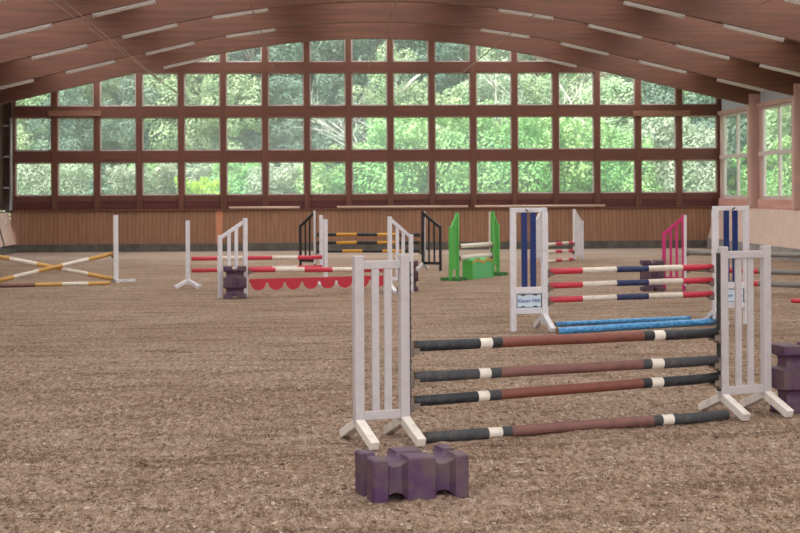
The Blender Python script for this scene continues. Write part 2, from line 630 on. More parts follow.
# mounting boards fixed across the upper transom
for (xa, xb) in ((48.5, 101), (633, 690)):
    A = PY(xa, 113.5, G - 0.2); B = PY(xb, 111.5, G - 0.2)
    b = MB()
    b.box(((A.x + B.x) / 2, G - 0.17, A.z), (B.x - A.x, 0.1, 0.20), bev=0.006)
    struct(b.build('trim_%d' % n, M_KICKEDGE)); n += 1

# windows of the gable
WIN = [0]


def window(xa, xb, z0, za, zb, y, axis='x', fr=0.045, fm=None, grid=None):
    """frame with a pane; za/zb are the top heights at both ends"""
    WIN[0] += 1
    fm = fm or M_PALEFRAME
    b = MB()
    def pt(u, w, z):
        return (u, w, z) if axis == 'x' else (w, u, z)
    side = Vector((0, 1, 0)) if axis == 'x' else Vector((1, 0, 0))
    h = fr / 2
    cs = [(xa + h, z0 + h), (xb - h, z0 + h), (xb - h, zb - h), (xa + h, za - h)]
    for i in range(4):
        p, q = cs[i], cs[(i + 1) % 4]
        if math.hypot(p[0] - q[0], p[1] - q[1]) < 0.03:
            continue
        b.bar(pt(p[0], y, p[1]), pt(q[0], y, q[1]), fr, 0.06, side)
    if grid:
        for u in grid[0]:
            b.bar(pt(u, y, z0), pt(u, y, za), 0.12, 0.09, side)
        for z in grid[1]:
            b.bar(pt(xa, y - (0.06 if axis == 'y' else 0), z), pt(xb, y - (0.06 if axis == 'y' else 0), z), 0.13, 0.16, side)
    o = struct(b.build('window_%d' % WIN[0], fm))
    g = MB()
    g.quad([pt(xa + h, y, z0 + h), pt(xb - h, y, z0 + h), pt(xb - h, y, zb - h), pt(xa + h, y, za - h)])
    g.build('pane', M_PANE, o)
    return o


rows = [(Z['sill'], Z['m1b']), (Z['m1t'], Z['m2b']), (Z['m2t'], Z['m3b']), (Z['m3t'], 99)]
for i in range(17):
    xa, xb = mx[i] + mw / 2, mx[i + 1] - mw / 2
    for (z0, z1) in rows:
        ta, tb = min(z1, roofz(xa) - 0.05), min(z1, roofz(xb) - 0.05)
        if min(ta, tb) < z0 + 0.12:
            continue
        window(xa, xb, z0, ta, tb, G + 0.03)

# side walls -----------------------------------------------------------
# right: concrete plinth, pale leaning kickboard, timber columns with windows between
yfar = G + 0.1
b = MB()
b.prism([(13.46, 0.36), (13.50, 0.36), (13.80, 1.47), (13.76, 1.47)], 'y', -2, yb)
wr = struct(b.build('wall_right', M_KICKPALE))
b = MB()
b.box((13.56, (yb - 2) / 2, 0.18), (0.26, yb + 2, 0.38))
struct(b.build('baseboard_right', M_CONCP))
b = MB()
b.box((WALLR - 0.06, (yb - 2) / 2, 1.485), (0.34, yb + 2, 0.04))
struct(b.build('trim_%d' % n, M_SILL)); n += 1
for k in range(-1, len(BEAMY)):
    y1 = (G - 0.14) if k < 0 else BEAMY[k] - 0.13
    y0 = BEAMY[k + 1] + 0.13 if k + 1 < len(BEAMY) else -2
    if k > 4:
        b = MB()
        b.box((WALLR + 0.03, (y0 + y1) / 2, 3.3), (0.1, y1 - y0, 3.6))
        struct(b.build('wall_right', M_KICKPALE))
        continue
    b = MB()   # boxed sill panel under the windows
    b.box((WALLR - 0.03, (y0 + y1) / 2, 1.65), (0.2, y1 - y0 - 0.25, 0.29), bev=0.01)
    struct(b.build('trim_%d' % n, M_SILL)); n += 1
    u0, u1 = y0 + 0.35, y1 - 0.3
    window(u0, u1, 1.80, 4.80, 4.80, WALLR, 'y', 0.10, M_PALEFRAME, ([u0 + (u1 - u0) * 0.5, u0 + (u1 - u0) * 0.06, u1 - (u1 - u0) * 0.06], [3.28]))
    b = MB()   # timber around the window
    b.box((WALLR + 0.02, (y0 + u0) / 2, 3.3), (0.12, u0 - y0, 3.1))
    b.box((WALLR + 0.02, (y1 + u1) / 2, 3.3), (0.12, y1 - u1, 3.1))
    b.box((WALLR - 0.02, (y0 + y1) / 2, 4.87), (0.2, y1 - y0, 0.13))
    struct(b.build('trim_%d' % n, M_COLUMN)); n += 1
    b = MB()   # grey panel below the eaves
    b.box((WALLR + 0.06, (y0 + y1) / 2, (4.93 + roofz(WALLR)) / 2), (0.06, y1 - y0, roofz(WALLR) - 4.93))
    struct(b.build('trim_%d' % n, M_EAVE)); n += 1
# left wall: boards coloured dark for the shade there, leaning kickboard with a pale gate leaf next to the gable
b = MB()
b.box((WALLL - 0.25, (G - 2) / 2, 3.65), (0.08, G + 2, 4.3))
struct(b.build('wall_left', M_SHADEWALL))
b = MB()
kx0, kx1 = -11.27, -11.56
b.prism([(kx0, 0.3), (kx0 - 0.04, 0.3), (kx1 - 0.04, 1.45), (kx1, 1.45)], 'y', -2, 51.55)
struct(b.build('wall_left', M_KICKPALE))
b = MB()
b.box((kx0 - 0.2, (yb - 2) / 2, 0.13), (0.3, yb + 2, 0.3))
struct(b.build('baseboard_left', M_CONC))
b = MB()
b.prism([(kx0 - 0.02, 0.26), (kx0 - 0.08, 0.26), (kx1 - 0.08, 1.47), (kx1 - 0.02, 1.47)], 'y', 51.62, 53.62)
dr = struct(b.build('door_1', M_BLACKP))
b = MB()
b.prism([(kx0 + 0.01, 0.30), (kx0 - 0.03, 0.30), (kx1 - 0.03, 1.43), (kx1 + 0.01, 1.43)], 'y', 51.80, 53.5)
b.build('door_leaf', M_KICKPALE, dr)
b = MB()
lx = kx0 + (kx1 - kx0) * 0.68 + 0.02
b.box((lx, 52.6, 1.13), (0.02, 0.22, 0.16))
q = b.build('notice', M_WHITE, dr); q['label'] = 'small white paper notice'
b = MB()
b.box((kx1 + 0.08, G - 0.38, 0.75), (0.07, 0.06, 1.42), Matrix.Rotation(0.16, 3, 'Y') @ Matrix.Rotation(-0.36, 3, 'Y'))
struct(b.build('trim_%d' % n, M_SILL)); n += 1
b = MB()
b.box((WALLL - 0.05, G - 0.25, 3.4), (0.25, 0.25, 4.0))
struct(b.build('trim_%d' % n, M_SHADEWALL)); n += 1

# columns
for k, y in enumerate(BEAMY):
    for s, name in ((1, 'right'), (-1, 'left')):
        xw = WALLR if s > 0 else WALLL
        xi = xw - s * 0.36
        b = MB()
        zt = arch(xi) + 0.35
        b.box(((xw + s * 0.08 + xi) / 2, y, (1.505 + zt) / 2), (abs(xw + s * 0.08 - xi), 0.24, zt - 1.505), bev=0.01)
        b.box((xw + s * 0.05, y, 0.76), (0.2, 0.24, 1.52))
        o = b.build('timber_column', M_COLUMN if s > 0 else M_SHADEWALL)  # left columns take the brown darkened for shade
        tag(o, 'timber column on the %s wall under the %s roof beam from the windows' % (name, WORDS[k]), 'column',
            'columns along the side walls')

# curved glulam roof beams ------------------------------------------------
def beam_mesh():
    b = MB()
    xs = [XL - 0.1 + (XR - XL + 0.2) * i / 60 for i in range(61)]
    pts = [(x, arch(x)) for x in xs] + [(x, roofz(x) - 0.02) for x in xs[::-1]]
    b.prism(pts, 'y', -0.11, 0.11)
    return b


proto = None
for k, y in enumerate(BEAMY):
    if proto is None:
        o = proto = beam_mesh().build('roof_beam', M_BEAM)
    else:
        o = proto.copy(); COL.objects.link(o)
    o.location = (0, y, 0)
    tag(o, ('arched red-brown timber roof beam nearest the window wall' if k == 0 else
            'arched red-brown timber roof beam, %s from the window wall' % WORDS[k]), 'roof beam', 'arched roof beams')

# roof deck with unseen translucent strips, added to let daylight into the hall
def roof_strip(a, b_, name, mat, lift=0.0, thick=0.05):
    m = MB()
    N = max(2, int((b_ - a) / 0.6))
    xs = [a + (b_ - a) * i / N for i in range(N + 1)]
    if thick:
        pts = [(x, roofz(x) + lift) for x in xs] + [(x, roofz(x) + thick + lift) for x in xs[::-1]]
        m.prism(pts, 'y', 0.5, G + 0.5)
    else:
        for i in range(N):
            m.quad([(xs[i], 0.5, roofz(xs[i]) + 0.03), (xs[i + 1], 0.5, roofz(xs[i + 1]) + 0.03),
                    (xs[i + 1], G + 0.5, roofz(xs[i + 1]) + 0.03), (xs[i], G + 0.5, roofz(xs[i]) + 0.03)])
    return struct(m.build(name, mat))


SK = [(-10.6, -7.6), (-6.4, -3.2), (-1.6, 1.6), (3.2, 6.4), (7.6, 10.6)]
cur = XL - 0.5 - XC
for (a, c) in SK:
    roof_strip(XC + cur, XC + a, 'ceiling', M_ROOF)
    WIN[0] += 1
    roof_strip(XC + a, XC + c, 'window_%d' % WIN[0], M_ADDED_SKYLIGHT, thick=0)  # added opening for light, hidden by the beams
    cur = c
roof_strip(XC + cur, XR + 0.5, 'ceiling', M_ROOF)

# strip lights under the beams ------------------------------------------------
def strip_light():
    root = empty('strip_light', (0, 0, 0))
    b = MB(); b.box((0, 0, 0.045), (1.42, 0.10, 0.05), bev=0.008)
    b.build('housing', M_LAMP, root)
    b = MB(); b.box((0, 0, 0.0), (1.37, 0.08, 0.05), bev=0.02)
    b.build('diffuser', M_LAMP, root)
    b = MB(); b.box((-0.715, 0, 0.022), (0.02, 0.105, 0.09)); b.build('end_cap', M_PIPE, root)
    b = MB(); b.box((0.715, 0, 0.022), (0.02, 0.105, 0.09)); b.build('end_cap', M_PIPE, root)
    return root


offs = {0: [-6.1, 6.0], 1: [-10.75, -8.38, -6.06, -3.7, 3.8, 6.17, 8.5, 10.85], 2: [-8.4, -6.06, -3.7, 3.8, 6.17, 8.5, 10.75],
        3: [-8.4, -6.05, 6.17, 8.5], 4: [-8.4, 8.5]}
lp = None
for k, lst in offs.items():
    for i, dx in enumerate(lst):
        if lp is None:
            o = lp = strip_light()
        else:
            o = copy_tree(lp)
        x = XC + dx
        y = BEAMY[k]
        sl = (arch(x + 0.4) - arch(x - 0.4)) / 0.8
        o.location = (x, y - 0.03, arch(x) - 0.078)
        o.rotation_euler = (0, -math.atan(sl), 0)
        half = [v for v in lst if (v < 0) == (dx < 0)]
        side = 'left' if dx < 0 else 'right'
        pos = sorted(half, key=lambda v: abs(v)).index(dx)
        bn = 'under the beam nearest the windows' if k == 0 else 'under the %s beam from the windows' % WORDS[k]
        tag(o, 'pale strip light, %s from ridge on the %s, %s' % (WORDS[pos], side, bn), 'strip light', 'strip lights under the roof beams')

# bracing rods of the roof ------------------------------------------------------
def hit_arch(x, y, drop=0.07):
    d = ray(x, y)
    t0, t1 = 0.004, 0.0362
    for i in range(400):
        t = t0 + (t1 - t0) * i / 400
        p = CAM + d * t
        if p.z >= arch(p.x) - drop:
            return p
    return CAM + d * t1


for (far, near, lab) in (((180, 95), (50, 0), 'thin steel bracing rod crossing the left of the ceiling'),
                         ((176, 93), (62, 0), 'thin steel bracing rod close beside its twin on the left of the ceiling'),
                         ((275, 71), (249, 0), 'thin steel bracing rod slanting over the window wall left of the ridge'),
                         ((368, 69), (397, 0), 'thin steel bracing rod slanting across the ridge in mid ceiling'),
                         ((463, 72), (552, 0), 'thin steel bracing rod slanting over the window wall right of the ridge'),
                         ((600, 77), (770, 0), 'thin steel bracing rod crossing the right of the ceiling')):
    A = PY(far[0], far[1], G - 0.2)
    B = hit_arch(*near)
    b = MB()
    b.tube(A, B, 0.013, seg=6)
    o = b.build('bracing_rod', M_STEEL)
    tag(o, lab, 'rod', 'roof bracing rods')

# service pipe in the left corner
A = PY(10.5, 118, G - 0.45); B = PY(10.5, 206, G - 0.45)
b = MB(); b.tube((A.x, G - 0.45, A.z), (A.x, G - 0.45, 1.5), 0.05, seg=10)
for zz in (2.3, 3.4, 4.5):
    b.box((A.x - 0.2, G - 0.45, zz), (0.5, 0.05, 0.06))
o = b.build('service_pipe', M_PIPE)
tag(o, 'grey vertical service pipe in the left corner beside the window wall', 'pipe')

# bare poles lying on the ledge
for (xa, xb, yy, lab) in ((229, 300, 208.5, 'short pale pole lying on the ledge under the left windows'),
                     (337, 468, 207.8, 'long pale pole lying on the ledge under the middle windows'),
                     (475, 605, 207.5, 'long pale pole lying on the ledge behind the blue and white standard')):
    A = PY(xa, yy, G - 0.29); B = PY(xb, yy, G - 0.29)
    b = MB(); b.tube((A.x, G - 0.29, 1.545), (B.x, G - 0.29, 1.545), 0.045, seg=10)
    tag(b.build('spare_pole', M_PALEPOLE), lab, 'pole', 'spare poles on the ledge')


# ------------------------------------------------------------------ jump standards
def wing(inner, direction, label, mat, H=1.6, Ho=None, W=0.5, pw=0.085, pd=0.07, slats=2, sw=0.065, feet='AA', post_bottom=0.17,
         rail_lo=0.235, cups=(), track=None, slat_mat=None, sign=False, group='wing standards of the jumps', foot_mat=None,
         strip=None, rails=True, footlen=0.33, toprail=None, slat_bottom=None, foot_h=0.17):
    """jump standard: local +x points away from the poles, origin under the inner post"""
    Ho = H if Ho is None else Ho
    root = empty('jump_standard', inner, math.atan2(direction[1], direction[0]))
    tag(root, label, 'jump standard', group)
    slat_mat = slat_mat or mat
    foot_mat = foot_mat or mat
    ys = (0, 1, 0)
    for x, h, ft in ((0, H, feet[0]), (W, Ho, feet[1])):
        zb = post_bottom if ft == 'A' else 0.0
        b = MB(); b.box((x, 0, (zb + h) / 2), (pw, pd, h - zb), bev=0.006)
        b.build('post', mat, root)
        if ft == 'A':
            b = MB()
            for s in (-1, 1):
                b.bar((x, s * -0.015, foot_h + 0.02), (x, s * footlen, 0.035), 0.075, pw * 0.95, (1, 0, 0), bev=0.005)
            b.build('foot', foot_mat, root)
    if rails:
        i0, i1 = pw / 2 - 0.004, W - pw / 2 + 0.004
        tr = toprail if toprail is not None else 0.045
        b = MB()
        b.bar((i0, 0, H - tr - 0.035), (i1, 0, Ho - tr - 0.035 if H == Ho else Ho - 0.035), 0.07, pd * 0.6, ys, bev=0.004)
        b.build('top_rail', mat, root)
        b = MB(); b.bar((i0, 0, rail_lo), (i1, 0, rail_lo), 0.075, pd * 0.6, ys, bev=0.004)
        b.build('bottom_rail', mat, root)
        sb = rail_lo + 0.03 if slat_bottom is None else slat_bottom
        if slat_bottom is not None:
            b = MB(); b.bar((i0, 0, slat_bottom), (i1, 0, slat_bottom), 0.10, pd * 0.6, ys, bev=0.004)
            b.build('middle_rail', mat, root)
        for j in range(slats):
            t = (j + 1) / (slats + 1)
            x = i0 + (i1 - i0) * t
            zt = (H - tr - 0.035) * (1 - t) + (Ho - (tr if H == Ho else 0) - 0.035) * t
            b = MB(); b.box((x, 0.004, (sb + zt) / 2), (sw, 0.022, zt - sb))
            q = b.build('slat', slat_mat, root)
            if slat_mat is not mat:
                q['label'] = 'dark blue upright slat'
    if track:
        b = MB(); b.box((-pw / 2 - 0.006, 0, (0.24 + H - 0.06) / 2), (0.014, pd * 0.75, H - 0.3))
        for z in np.arange(0.3, H - 0.1, 0.075):
            b.box((-pw / 2 - 0.016, 0, float(z)), (0.012, pd * 0.45, 0.03))
        q = b.build('cup_track', track, root)
    for z in cups:
        b = MB()
        b.box((-pw / 2 - 0.02, 0, z - 0.035), (0.03, 0.08, 0.12))
        b.box((-pw / 2 - 0.055, 0, z - 0.062), (0.06, 0.09, 0.022))
        b.box((-pw / 2 - 0.055, 0.047, z - 0.045), (0.06, 0.012, 0.05))
        b.box((-pw / 2 - 0.055, -0.047, z - 0.045), (0.06, 0.012, 0.05))
        b.build('pole_cup', M_CUP, root)
    if strip:
        b = MB(); b.box((-pw / 2 - 0.02 + strip[1], pd * 0.5 + 0.02, H * 0.5 + 0.05), (0.05, 0.03, H - 0.12))
        b.build('backing_board', strip[0], root)
    if sign:
        b = MB()
        b.bar((W * 0.52, -0.026 * sign, H - 0.060), (W * 0.62, -0.026 * sign, H - 0.022), 0.022, 0.008, bev=0.002)
        q = b.build('emblem', M_METAL, root); q['label'] = 'small dark emblem on the top rail'
        zc = (slat_bottom + rail_lo) / 2
        b = MB(); b.box((W / 2, 0.0, zc), (W - pw - 0.01, 0.02, slat_bottom - rail_lo - 0.075))
        s = b.build('name_board', M_SIGN, root); s['label'] = 'pale name board with blue lettering'
        b = MB()
        w2, h2 = (W - pw) / 2 - 0.012, (slat_bottom - rail_lo) / 2 - 0.062
        for sx in (-1, 1):
            b.box((W / 2 + sx * w2, -0.013 * sign, zc), (0.008, 0.006, h2 * 2))
        for sz in (-1, 1):
            b.box((W / 2, -0.013 * sign, zc + sz * h2), (w2 * 2, 0.006, 0.008))
            for sx in (-0.5, 0.5):
                b.box((W / 2 + sx * w2, -0.016 * sign, zc + sz * (h2 - 0.01)), (0.06, 0.006, 0.018))
        b.build('board_edge', M_METAL, root)
        cu = bpy.data.curves.new('lettering', 'FONT')
        cu.body = 'Klauer N\u00e4h'
        cu.size = 0.1
        cu.extrude = 0.002
        cu.align_x = 'CENTER'; cu.align_y = 'CENTER'
        tmp = bpy.data.objects.new('lettering', cu)
        COL.objects.link(tmp)
        dg = bpy.context.evaluated_depsgraph_get()
        me = bpy.data.meshes.new_from_object(tmp.evaluated_get(dg))
        bpy.data.objects.remove(tmp)
        me.materials.clear(); me.materials.append(M_SIGNBLUE)
        q = bpy.data.objects.new('lettering', me); COL.objects.link(q)
        q.parent = root
        xs = [v.co.x for v in me.vertices]
        k = (W - pw - 0.07) / (max(xs) - min(xs))
        q.scale = (k, 1.05 * k, 1)
        # the board faces the camera side: local -y for the right wing, +y for the left one
        q.location = (W / 2, -0.014 * sign, zc)
        q.rotation_euler = (math.pi / 2, 0, 0 if sign > 0 else math.pi)
    return root


def pole(pts, r, mats, fracs, label, group, name='jump_pole', wob=0.008, z_ends=True):
    A, B = Vector(pts[0]), Vector(pts[1])
    L = (B - A).length
    ang = math.atan2(B.y - A.y, B.x - A.x)
    uniq = []
    for m in mats:
        if m not in uniq:
            uniq.append(m)
    uniq.append(M_ENDWOOD)
    b = MB()
    dz = B.z - A.z
    Lh = math.hypot(B.x - A.x, B.y - A.y)
    b.tube((0, 0, 0), (Lh, 0, dz), r, seg=16, mats=[uniq.index(m) for m in mats], fracs=fracs, wob=wob)
    for f in b.bm.faces:
        if len(f.verts) > 4:
            f.material_index = len(uniq) - 1
    o = b.build(name, uniq, None, A, ang)
    tag(o, label, 'jump pole', group)
    return o


def inv_frac(xa, xb, A, B, xs):
    """turn picture columns of colour changes into fractions of a pole's length"""
    out = [0.0]
    for x in xs:
        lo, hi = 0.0, 1.0
        for _ in range(40):
            t = (lo + hi) / 2
            p = A.lerp(B, t) - CAM
            px = 400 + F * p.dot(rt) / p.dot(fwd)
            if px < x:
                lo = t
            else:
                hi = t
        out.append((lo + hi) / 2)
    out.append(1.0)
    return out


def on_wing(x, y, base):
    return PY(x, y, base.y)


def norm2(v):
    v = Vector((v.x, v.y, 0)); v.normalize(); return v


# ---- front jump
FL = P(404.5, 440.5); FR = P(723.5, 416)
d = norm2(FR - FL)
ly = [346, 377, 401]
ry = [332.5, 360, 377.5]
cl = [on_wing(415, y, FL).z for y in ly]
cr = [on_wing(718, y, FR).z for y in ry]
wing(FL, -d, 'tall white slatted jump standard at the left end of the dark front jump', M_WHITEF, foot_mat=M_FOOTW, H=1.595, W=0.42, track=M_METAL, cups=cl, footlen=0.36)
wing(FR, d, 'tall white slatted jump standard at the right end of the dark front jump', M_WHITEF, foot_mat=M_FOOTW, H=1.60, W=0.49, track=M_METAL, cups=cr, footlen=0.36)
cols = [
    ([M_PBLACK, M_PWHITE, M_PBLACK, M_PBROWN, M_PBLACK, M_PWHITE, M_PBLACK], [479, 491, 501, 642, 652.5, 663], 'top pole of the front jump, shiny black ends and chestnut brown middle'),
    ([M_PDUSTY, M_PWHITE, M_PDUSTY, M_PDBROWN, M_PDUSTY, M_PWHITE, M_PDUSTY], [478, 489.5, 500, 641, 650, 662], 'dusty grey and brown pole second from top in the front jump'),
    ([M_PBLACK, M_PWHITE, M_PDUSTY, M_PBROWN, M_PBLACK, M_PWHITE, M_PBLACK], [477, 488, 500, 641, 650, 661.5], 'black and brown pole third from top in the front jump'),
]
for (m, xs, lab), y0, y1 in zip(cols, ly, ry):
    A = on_wing(414, y0, FL + d * 0.09); B = on_wing(716.5, y1, FR - d * 0.07)
    pole((A, B), 0.047, m, inv_frac(0, 0, A, B, xs), lab, 'dark poles of the front jump')
A = P(424, 437.5, 0.045); B = P(727, 415, 0.045)
pole((A, B), 0.048, [M_PDUSTY, M_PWHITE, M_PDUSTY, M_PDBROWN, M_PDUSTY, M_PWHITE, M_PDUSTY], inv_frac(0, 0, A, B, [487.5, 501, 511, 652, 661, 672]),
     'dusty grey and brown pole lying on the sand under the front jump', 'dark poles of the front jump')

# ---- blue and white jump behind it
BL = P(544.5, 330.5); BR = P(716, 325)
d = norm2(BR - BL)
bl_y = [271.3, 285.6, 299.8]; br_y = [266.7, 279.8, 293.7]
cl = [on_wing(548, y, BL).z for y in bl_y]; cr = [on_wing(712, y, BR).z for y in br_y]
wing(BL, -d, 'tall white standard with blue slats and name board, left of the navy banded poles', M_WHITE, H=1.87, W=0.50,
     slat_mat=M_BLUE, sw=0.09, sign=-1, rail_lo=0.30, slat_bottom=0.62, feet='AG', cups=cl, track=M_WHITE, toprail=0.0, foot_h=0.22, post_bottom=0.1, footlen=0.36)
wing(BR, d, 'tall white jump standard with two blue slats right of the red white navy poles', M_WHITE, H=1.87, W=0.53,
     slat_mat=M_BLUE, sw=0.09, sign=1, rail_lo=0.30, slat_bottom=0.62, feet='AG', cups=cr, track=M_WHITE, toprail=0.0, foot_h=0.22, post_bottom=0.1, footlen=0.36)
for y0, y1, lab in zip(bl_y, br_y, ('top', 'middle', 'lowest')):
    A = on_wing(549, y0, BL + d * 0.09); B = on_wing(712, y1, BR - d * 0.08)
    pole((A, B), 0.046, [M_PRED, M_PWHITE, M_PNAVY, M_PWHITE, M_PRED], inv_frac(0, 0, A, B, [582, 616, 648, 682]),
         'red, white and navy banded pole, %s of the three' % lab, 'red white navy poles')
for (a, c, r, lab) in (((555, 324), (690, 318), 0.038, 'thin blue wrapped ground pole at the back of the pair'),
                       ((557, 331), (716, 321), 0.052, 'thick blue wrapped ground pole at the front of the pair')):
    A = P(a[0], a[1], r); B = P(c[0], c[1], r)
    pole((A, B), r, [M_BLUETUBE], [0, 1], lab, 'blue ground poles')

# ---- white oxer on the left
WL = P(245.5, 297.5); WR = P(390, 293.2)
d = norm2(WR - WL)
pz = [on_wing(250, 269.8, WL).z]; pz2 = [on_wing(386, 269.2, WR).z]
wing(WL, -d, 'white sloping jump standard behind the left purple block', M_WHITE, H=1.6, Ho=1.26, W=0.52, feet='GG', cups=pz, sw=0.07, rail_lo=0.3)
wing(WR, d, 'white sloping jump standard beside the purple block in the middle of the hall', M_WHITE, H=1.6, Ho=1.22, W=0.47, feet='AG', cups=pz2, sw=0.07, rail_lo=0.3)
A = on_wing(248.5, 269.8, WL + d * 0.09); B = on_wing(386, 269.4, WR - d * 0.09)
pole((A, B), 0.05, [M_PRED, M_PWHITE, M_PRED, M_PWHITE, M_PRED], inv_frac(0, 0, A, B, [275, 304, 332, 361]),
     'red and white pole hung between the white sloping standards above the scalloped plank', 'red and white poles of the left jump')
# scalloped plank
A = on_wing(249.5, 281.5, WL); B = on_wing(386.5, 280.5, WR)
Lp = (B - A).length
b = MB()
ns = 8
pts = [(0, 0.05), (0, -0.03)]
sw = Lp / ns
for i in range(ns):
    for k in range(0, 11):
        a = math.pi * k / 10
        pts.append((sw * (i + 0.5) - math.cos(a) * sw * 0.43, -0.03 - math.sin(a) * 0.155))
pts += [(Lp, -0.03), (Lp, 0.05)]
b.prism(pts, 'y', -0.014, 0.014)
o = b.build('scalloped_plank', M_RED, None, A, math.atan2(B.y - A.y, B.x - A.x))
tag(o, 'red plank with scalloped lower edge hanging low in the left jump', 'plank')
# rear pair of plain posts


def single_post(base, H, lab, ang=0.0, pw=0.09):
    root = empty('upright_post', base, ang)
    tag(root, lab, 'jump standard', 'single white post standards')
    b = MB(); b.box((0, 0, H / 2 + 0.04), (pw, pw * 0.9, H - 0.08), bev=0.006); b.build('post', M_WHITE, root)
    for k in range(4):
        a = math.pi / 4 + k * math.pi / 2
        v = Vector((math.cos(a), math.sin(a), 0))
        b = MB(); b.bar(Vector((0, 0, 0.17)) + v * 0.03, v * 0.36 + Vector((0, 0, 0.035)), 0.07, 0.06, Vector((-v.y, v.x, 0)))
        b.build('foot', M_WHITE, root)
    return root


RL = P(188, 288.5); RR = P(325.5, 286)
single_post(RL, 1.5, 'slim white post standard at the far left end of the red and white poles', 0.0)
single_post(RR, 1.5, 'shorter of two slim white posts beside the left black standard', 0.4)
dd = norm2(RR - RL)
for (ya, yb2, fr, mm, lab) in ((258.5, 257.2, [217, 247, 272, 297.5], [M_PRED, M_PWHITE, M_PRED, M_PWHITE, M_PRED], 'upper red and white pole between the slim white posts'),
                      (270.5, 266.8, [217, 247, 272, 297.5], [M_PRED, M_PWHITE, M_PRED, M_PWHITE, M_PRED], 'lower red and white pole between the slim white posts')):
    A = on_wing(191.5, ya, RL); B = on_wing(322, yb2, RR)
    pole((A, B), 0.045, mm, inv_frac(0, 0, A, B, fr), lab, 'red and white poles of the left jump')

# ---- black and yellow jump in front of the back wall
KL = P(315, 268.0); KR = P(423, 270.5)
d = norm2(KR - KL)
ky = [(234.2, 234.8), (242.6, 242.6), (251.0, 251.0)]
cl = [on_wing(317, a, KL).z for a, c in ky]; cr = [on_wing(420, c, KR).z for a, c in ky]
wing(KL, -d, 'black sloping jump standard left of the yellow and black poles', M_BLACKP, H=1.6, Ho=1.2, W=0.47, feet='GG', sw=0.045, pw=0.055, rail_lo=0.2, cups=cl, strip=(M_WHITE, 0.02))
wing(KR, d, 'black sloping jump standard right of the yellow and black poles', M_BLACKP, H=1.6, Ho=1.2, W=0.52, feet='AG', foot_mat=M_WHITE, sw=0.045, pw=0.055, rail_lo=0.2, cups=cr, strip=(M_WHITE, 0.07))
for (a, c), fr, mm, lab in zip(ky, ([337, 357.5, 378, 398], [337, 357.5, 378, 398], [343, 363, 383, 403]),
                       ([M_PBLACK, M_PYEL, M_PBLACK, M_PYEL, M_PBLACK],) * 3, ('top', 'middle', 'lowest')):
    A = on_wing(318, a, KL); B = on_wing(420, c, KR)
    pole((A, B), 0.045, mm, inv_frac(0, 0, A, B, fr), 'yellow and black pole, %s of the three' % lab, 'yellow and black poles')
single_post(P(321.3, 272), 1.5, 'taller of two slim white posts beside the left black standard', 0.2)

# ---- green narrow jump
GL = P(457.5, 280); GR = P(493, 275.6)
d = norm2(GR - GL)
gy = [(246.2, 244.0), (257.8, 254.8)]
cl = [on_wing(459, a, GL).z for a, c in gy]; cr = [on_wing(492, c, GR).z for a, c in gy]
wing(GL, -d, 'bright green sloping jump standard at the near left end of the narrow jump', M_GREEN, H=1.6, Ho=1.27, W=0.35, feet='AA', foot_mat=M_GREENF, foot_h=0.03, post_bottom=0.0, footlen=0.26, sw=0.09, slats=3, rail_lo=0.3, cups=cl)
wing(GR, d, 'bright green sloping standard with a white edge, at the far end of the narrow jump', M_GREEN, H=1.6, Ho=1.27, W=0.30, feet='AA', foot_mat=M_GREENF, foot_h=0.03, post_bottom=0.0, footlen=0.26, sw=0.09, slats=3,
     rail_lo=0.3, cups=cr, strip=(M_PWHITE, 0.0))
for (a, c), lab in zip(gy, ('upper', 'lower')):
    A = on_wing(459, a, GL); B = on_wing(491.5, c, GR)
    pole((A, B), 0.055, [M_PWHITE], [0, 1], 'dirty white short pole between the green standards, %s of the two' % lab, 'white poles of the green jump')
A = P(467.5, 279.3); B = P(489, 276.8)
Lp = (B - A).length
root = empty('filler_gate', A, math.atan2(B.y - A.y, B.x - A.x))
tag(root, 'pale green filler box with a scalloped orange trimmed top under the white poles', 'filler')
H0 = 0.40


def scal(h):
    pts = [(0, 0.0), (0, h)]
    for k in range(0, 25):
        t = k / 24
        pts.append((Lp * t, h + 0.02 + 0.07 * abs(math.sin(t * math.pi * 2)) * (1 if True else 0)))
    pts += [(Lp, h), (Lp, 0)]
    return pts


b = MB(); b.prism(scal(H0), 'y', -0.12, 0.12); b.build('box', M_GREENBOX, root)
b = MB()
for k in range(24):
    t0, t1 = k / 24, (k + 1) / 24
    z0 = H0 - 0.02 + 0.07 * abs(math.sin(t0 * math.pi * 2)); z1 = H0 - 0.02 + 0.07 * abs(math.sin(t1 * math.pi * 2))
    b.bar((Lp * t0, -0.125, z0), (Lp * t1, -0.125, z1), 0.05, 0.012)
q = b.build('trim', M_ORANGE, root); q['label'] = 'orange trim line'
b = MB(); b.box((0.02, 0, 0.22), (0.05, 0.27, 0.46)); b.build('end_board', M_GREEN, root)
b = MB(); b.box((Lp - 0.02, 0, 0.22), (0.05, 0.27, 0.46)); b.build('end_board', M_GREEN, root)

